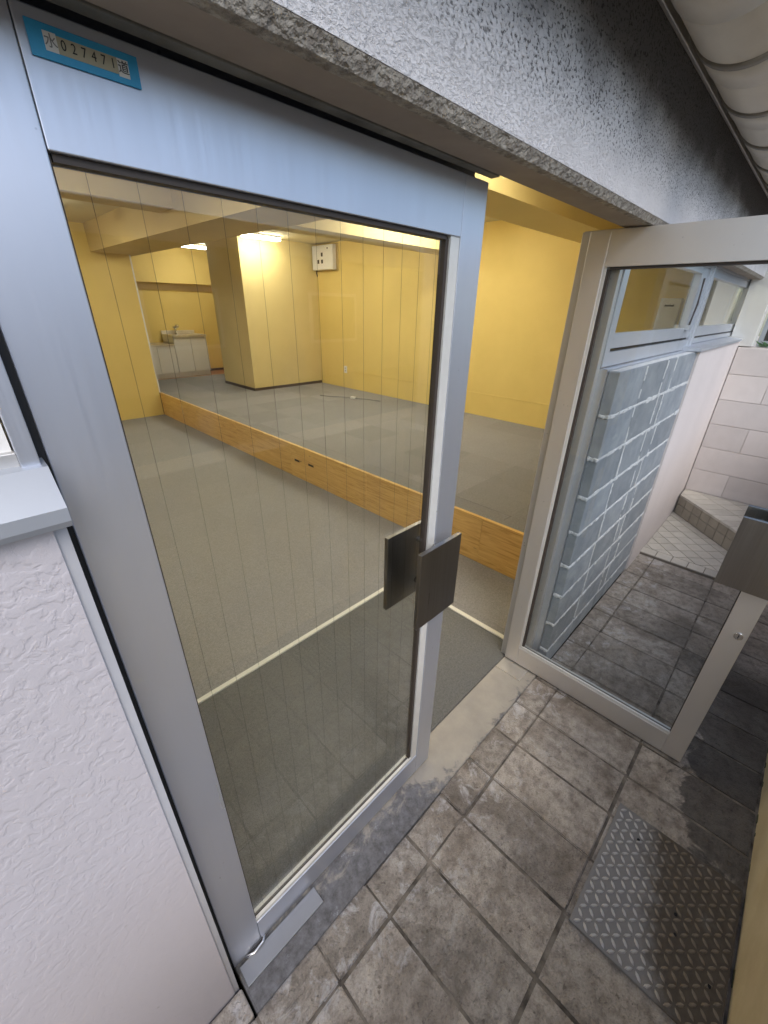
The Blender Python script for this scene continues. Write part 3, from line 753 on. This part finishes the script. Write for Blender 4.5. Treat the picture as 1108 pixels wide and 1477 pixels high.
kw = thing('kitchen_wall', (3, 8.85, 0), 'bright yellow wall behind the kitchen sink with a boxed bulkhead', 'wall')
box('wall_face', (-3, -.05, 0), (2.0, .05, CZ), M['yellow'], kw); box('bulkhead', (-3, -.26, 2.03), (2.0, -.05, CZ), M['yellow'], kw)
box('skirting', (.80, -.058, .365), (2.0, -.05, .41), M['skirting'], kw)
wallthing('side_wall', (-2.2, .07, 0), (-2.1, 9.0, CZ), M['yellow'], 'yellow side wall beyond the closed door, left of the entrance carpet')
wallthing('front_wall', (-2.2, .222, 0), (.030, .30, CZ), M['yellow'], 'inner face of the front wall beside the closed door')
wallthing('front_beam_wall', (-2.2, .3705, 2.135), (5.03, .40, CZ), M['cream_yellow'], 'pale yellow wall panel above the doors inside the room')
cpnl = wallthing('reflection_panel', (4.985, .08, .365), (5.03, .30, 2.0), M['white_paint'], 'white panel standing in for the pale reflection in the second window')  # added panel, its white stands for a reflection in the window glass
lb = wallthing('ledge', (4.94, .10, 1.735), (4.984, .29, 1.765), M['white_paint'], 'narrow white ledge standing in for the bar reflected in the second window', 'ledge')  # bar of the same reflection, built as a ledge
cb = thing('control_box', (5.0, .52, 1.55), 'small white control box on the yellow wall seen through the first window', 'control box')
box('case', (-.06, -.085, 0), (.03, .085, .27), M['white_gloss'], cb, .006); box('vent_slot', (-.063, -.04, .20), (-.058, .04, .215), M['dark_slot'], cb)

# raised floor
pf = thing('raised_floor', (2.36, 4.4, 0), 'raised carpeted floor with a varnished plywood front', 'platform')
box('base', (.002, -4.33, 0), (2.67, 4.40, .355), M['concrete_dark'], pf)
y = .075
lens = [.62, 1.21, 1.21, 1.21, 1.21, 1.36]
for l in lens:
    box('board', (-.016, y - 4.4 + .0012, .004), (.002, y + l - 4.4 - .0012, .361), M['wood'], pf, .0015); y += l
box('edge_trim', (-.018, -4.325, .361), (.012, 2.50, .3675), M['wood'], pf, .001)
for q in ((2.70, .20), (2.95, .19)):
    box('slot', (-.0172, q[0] - 4.4, q[1]), (-.0155, q[0] + .09 - 4.4, q[1] + .022), M['dark_slot'], pf)
tile_grid(.013, 2.67, -4.32, 3.8, .5, .365, M['carpet_up'], pf)
kf = wallthing('kitchen_floor', (2.40, 8.205, .3555), (5.0, 8.795, .362), M['kfloor'], 'brown wood floor strip beside the kitchen sink unit', 'floor')

# beams
wallthing('edge_beam', (1.86, 1.422, 2.30), (2.43, 8.79, CZ), M['tan'], 'tan beam running above the front of the raised floor', 'beam')
wallthing('cross_beam', (2.432, 2.88, 2.30), (5.03, 3.22, CZ), M['cream_yellow'], 'pale beam crossing above the raised floor near the ceiling lamp', 'beam')
wallthing('entrance_beam', (-2.1, 1.00, 2.30), (5.03, 1.42, CZ), M['cream_yellow'], 'pale beam running across the room just inside the doors', 'beam')
wallthing('low_beam', (-2.1, 3.90, 2.455), (1.858, 4.25, CZ), M['tan'], 'shallow tan beam meeting the long edge beam', 'beam')

def ceiling_lamp(x, y, label, L_=.62, along='x'):
    r = thing('ceiling_lamp', (x, y, CZ), label, 'lamp', 'fluorescent ceiling lamps')
    a = (L_ / 2, .06) if along == 'x' else (.06, L_ / 2)
    box('housing', (-a[0], -a[1], -.028), (a[0], a[1], 0), M['white_gloss'], r, .004)
    box('diffuser', (-a[0] + .01, -a[1] + .008, -.060), (a[0] - .01, a[1] - .008, -.029), M['tube'], r, .008)
    return r
ceiling_lamp(3.83, 5.75, 'lit fluorescent ceiling lamp in front of the boxed pillar')
ceiling_lamp(3.73, 7.75, 'lit fluorescent ceiling lamp over the kitchen sink corner')
ceiling_lamp(3.75, 2.45, 'lit fluorescent ceiling lamp between the two cross beams', 1.2)
ceiling_lamp(2.3, .66, 'unseen small ceiling lamp added above the doors to light the entrance beam', .26)  # out of view, added to brighten the front face of the entrance beam
ceiling_lamp(3.75, 4.2, 'lit fluorescent ceiling lamp beyond the pale cross beam', 1.2)
ceiling_lamp(.6, 2.5, 'lit fluorescent ceiling lamp over the lower floor by the entrance', 1.2)
ceiling_lamp(.6, 5.4, 'lit fluorescent ceiling lamp over the back of the lower floor', 1.2)

# wall box in the corner
mb = thing('breaker_box', (5.03, 5.74, 2.235), 'white breaker box high in the corner by the boxed pillar', 'breaker box')
box('back_plate', (-.02, -.30, -.012), (0, .285, .362), M['tan'], mb, .003)
box('case', (-.10, -.275, 0), (-.02, .27, .35), M['white_gloss'], mb, .010)
for (yy, zz) in ((.10, .09), (.0, .09), (.0, .19)): box('switch', (-.104, yy - .022, zz), (-.099, yy + .022, zz + .055), M['gasket_brown'], mb)
box('switch', (-.104, -.16, .29), (-.099, -.135, .31), M['gasket_brown'], mb)
tube('cable', [(-.03, .25, 0), (-.03, .26, -.04), (-.012, .262, -.09)], .008, M['gasket_brown'], mb, 8)
for yy, lb_ in ((5.31, 'white wall outlet near the boxed pillar'), (3.245, 'white wall outlet half way along the long yellow wall')):
    r = thing('wall_outlet', (5.03, yy, .62), lb_, 'outlet', 'white outlets on the yellow wall')
    box('cover', (-.012, -.035, 0), (0, .035, .12), M['white_gloss'], r, .003)
    for zz in (.03, .075): box('socket', (-.0135, -.012, zz), (-.0115, .012, zz + .016), M['ink_grey'], r)
fc = thing('floor_cable', (4.35, 4.45, .366), 'short grey cable with white plug lying on the raised floor', 'cable')
tube('cord', [(-.15, .55, .006), (-.08, .35, .006), (.05, .2, .006), (.1, .02, .008), (.2, -.15, .006), (.28, -.42, .006)], .008, M['ink_grey'], fc, 8)
box('plug', (.07, -.02, .002), (.13, .05, .03), M['white_gloss'], fc, .004)

# kitchen sink unit and lower cooker stand
sk = thing('sink_cabinet', (3.53, 8.5, .365), 'white sink cabinet with steel worktop and tap', 'sink cabinet')
box('carcass', (-.32, -.25, .09), (.32, .29, .73), M['white_gloss'], sk); box('plinth', (-.32, -.22, 0), (.32, .29, .09), M['white_gloss'], sk)
box('cupboard_door', (-.318, -.268, .095), (-.003, -.251, .715), M['white_gloss'], sk, .003); box('cupboard_door', (.003, -.268, .095), (.318, -.251, .715), M['white_gloss'], sk, .003)
box('worktop', (-.325, -.285, .73), (.325, .295, .775), M['plate_steel'], sk, .004)
box('splashback', (-.325, .265, .775), (.325, .295, .83), M['plate_steel'], sk, .003)
box('basin', (-.26, -.2, .7755), (.16, .2, .778), M['chrome'], sk)
tp = thing('tap', (3.46, 8.70, 1.14), 'chrome tap rising behind the kitchen sink', 'tap')
cyl('riser', (0, 0, 0), (0, 0, .12), .022, M['chrome'], tp, 16); tube('spout', [(0, 0, .10), (.0, -.05, .16), (.0, -.13, .16), (0, -.16, .13)], .016, M['chrome'], tp, 12)
cyl('knob', (-.045, 0, .12), (.045, 0, .12), .02, M['chrome'], tp, 16)
ck = thing('cooker_stand', (2.88, 8.5, .365), 'low white cooker stand beside the sink cabinet', 'cabinet')
box('carcass', (-.325, -.25, .09), (.325, .29, .585), M['white_gloss'], ck); box('plinth', (-.325, -.22, 0), (.325, .29, .09), M['white_gloss'], ck)
for q in range(2): box('cupboard_door', (-.322 + q * .324, -.268, .095), (-.003 + q * .324, -.251, .575), M['white_gloss'], ck, .003)
box('worktop', (-.325, -.285, .585), (.323, .295, .615), M['plate_steel'], ck, .003)
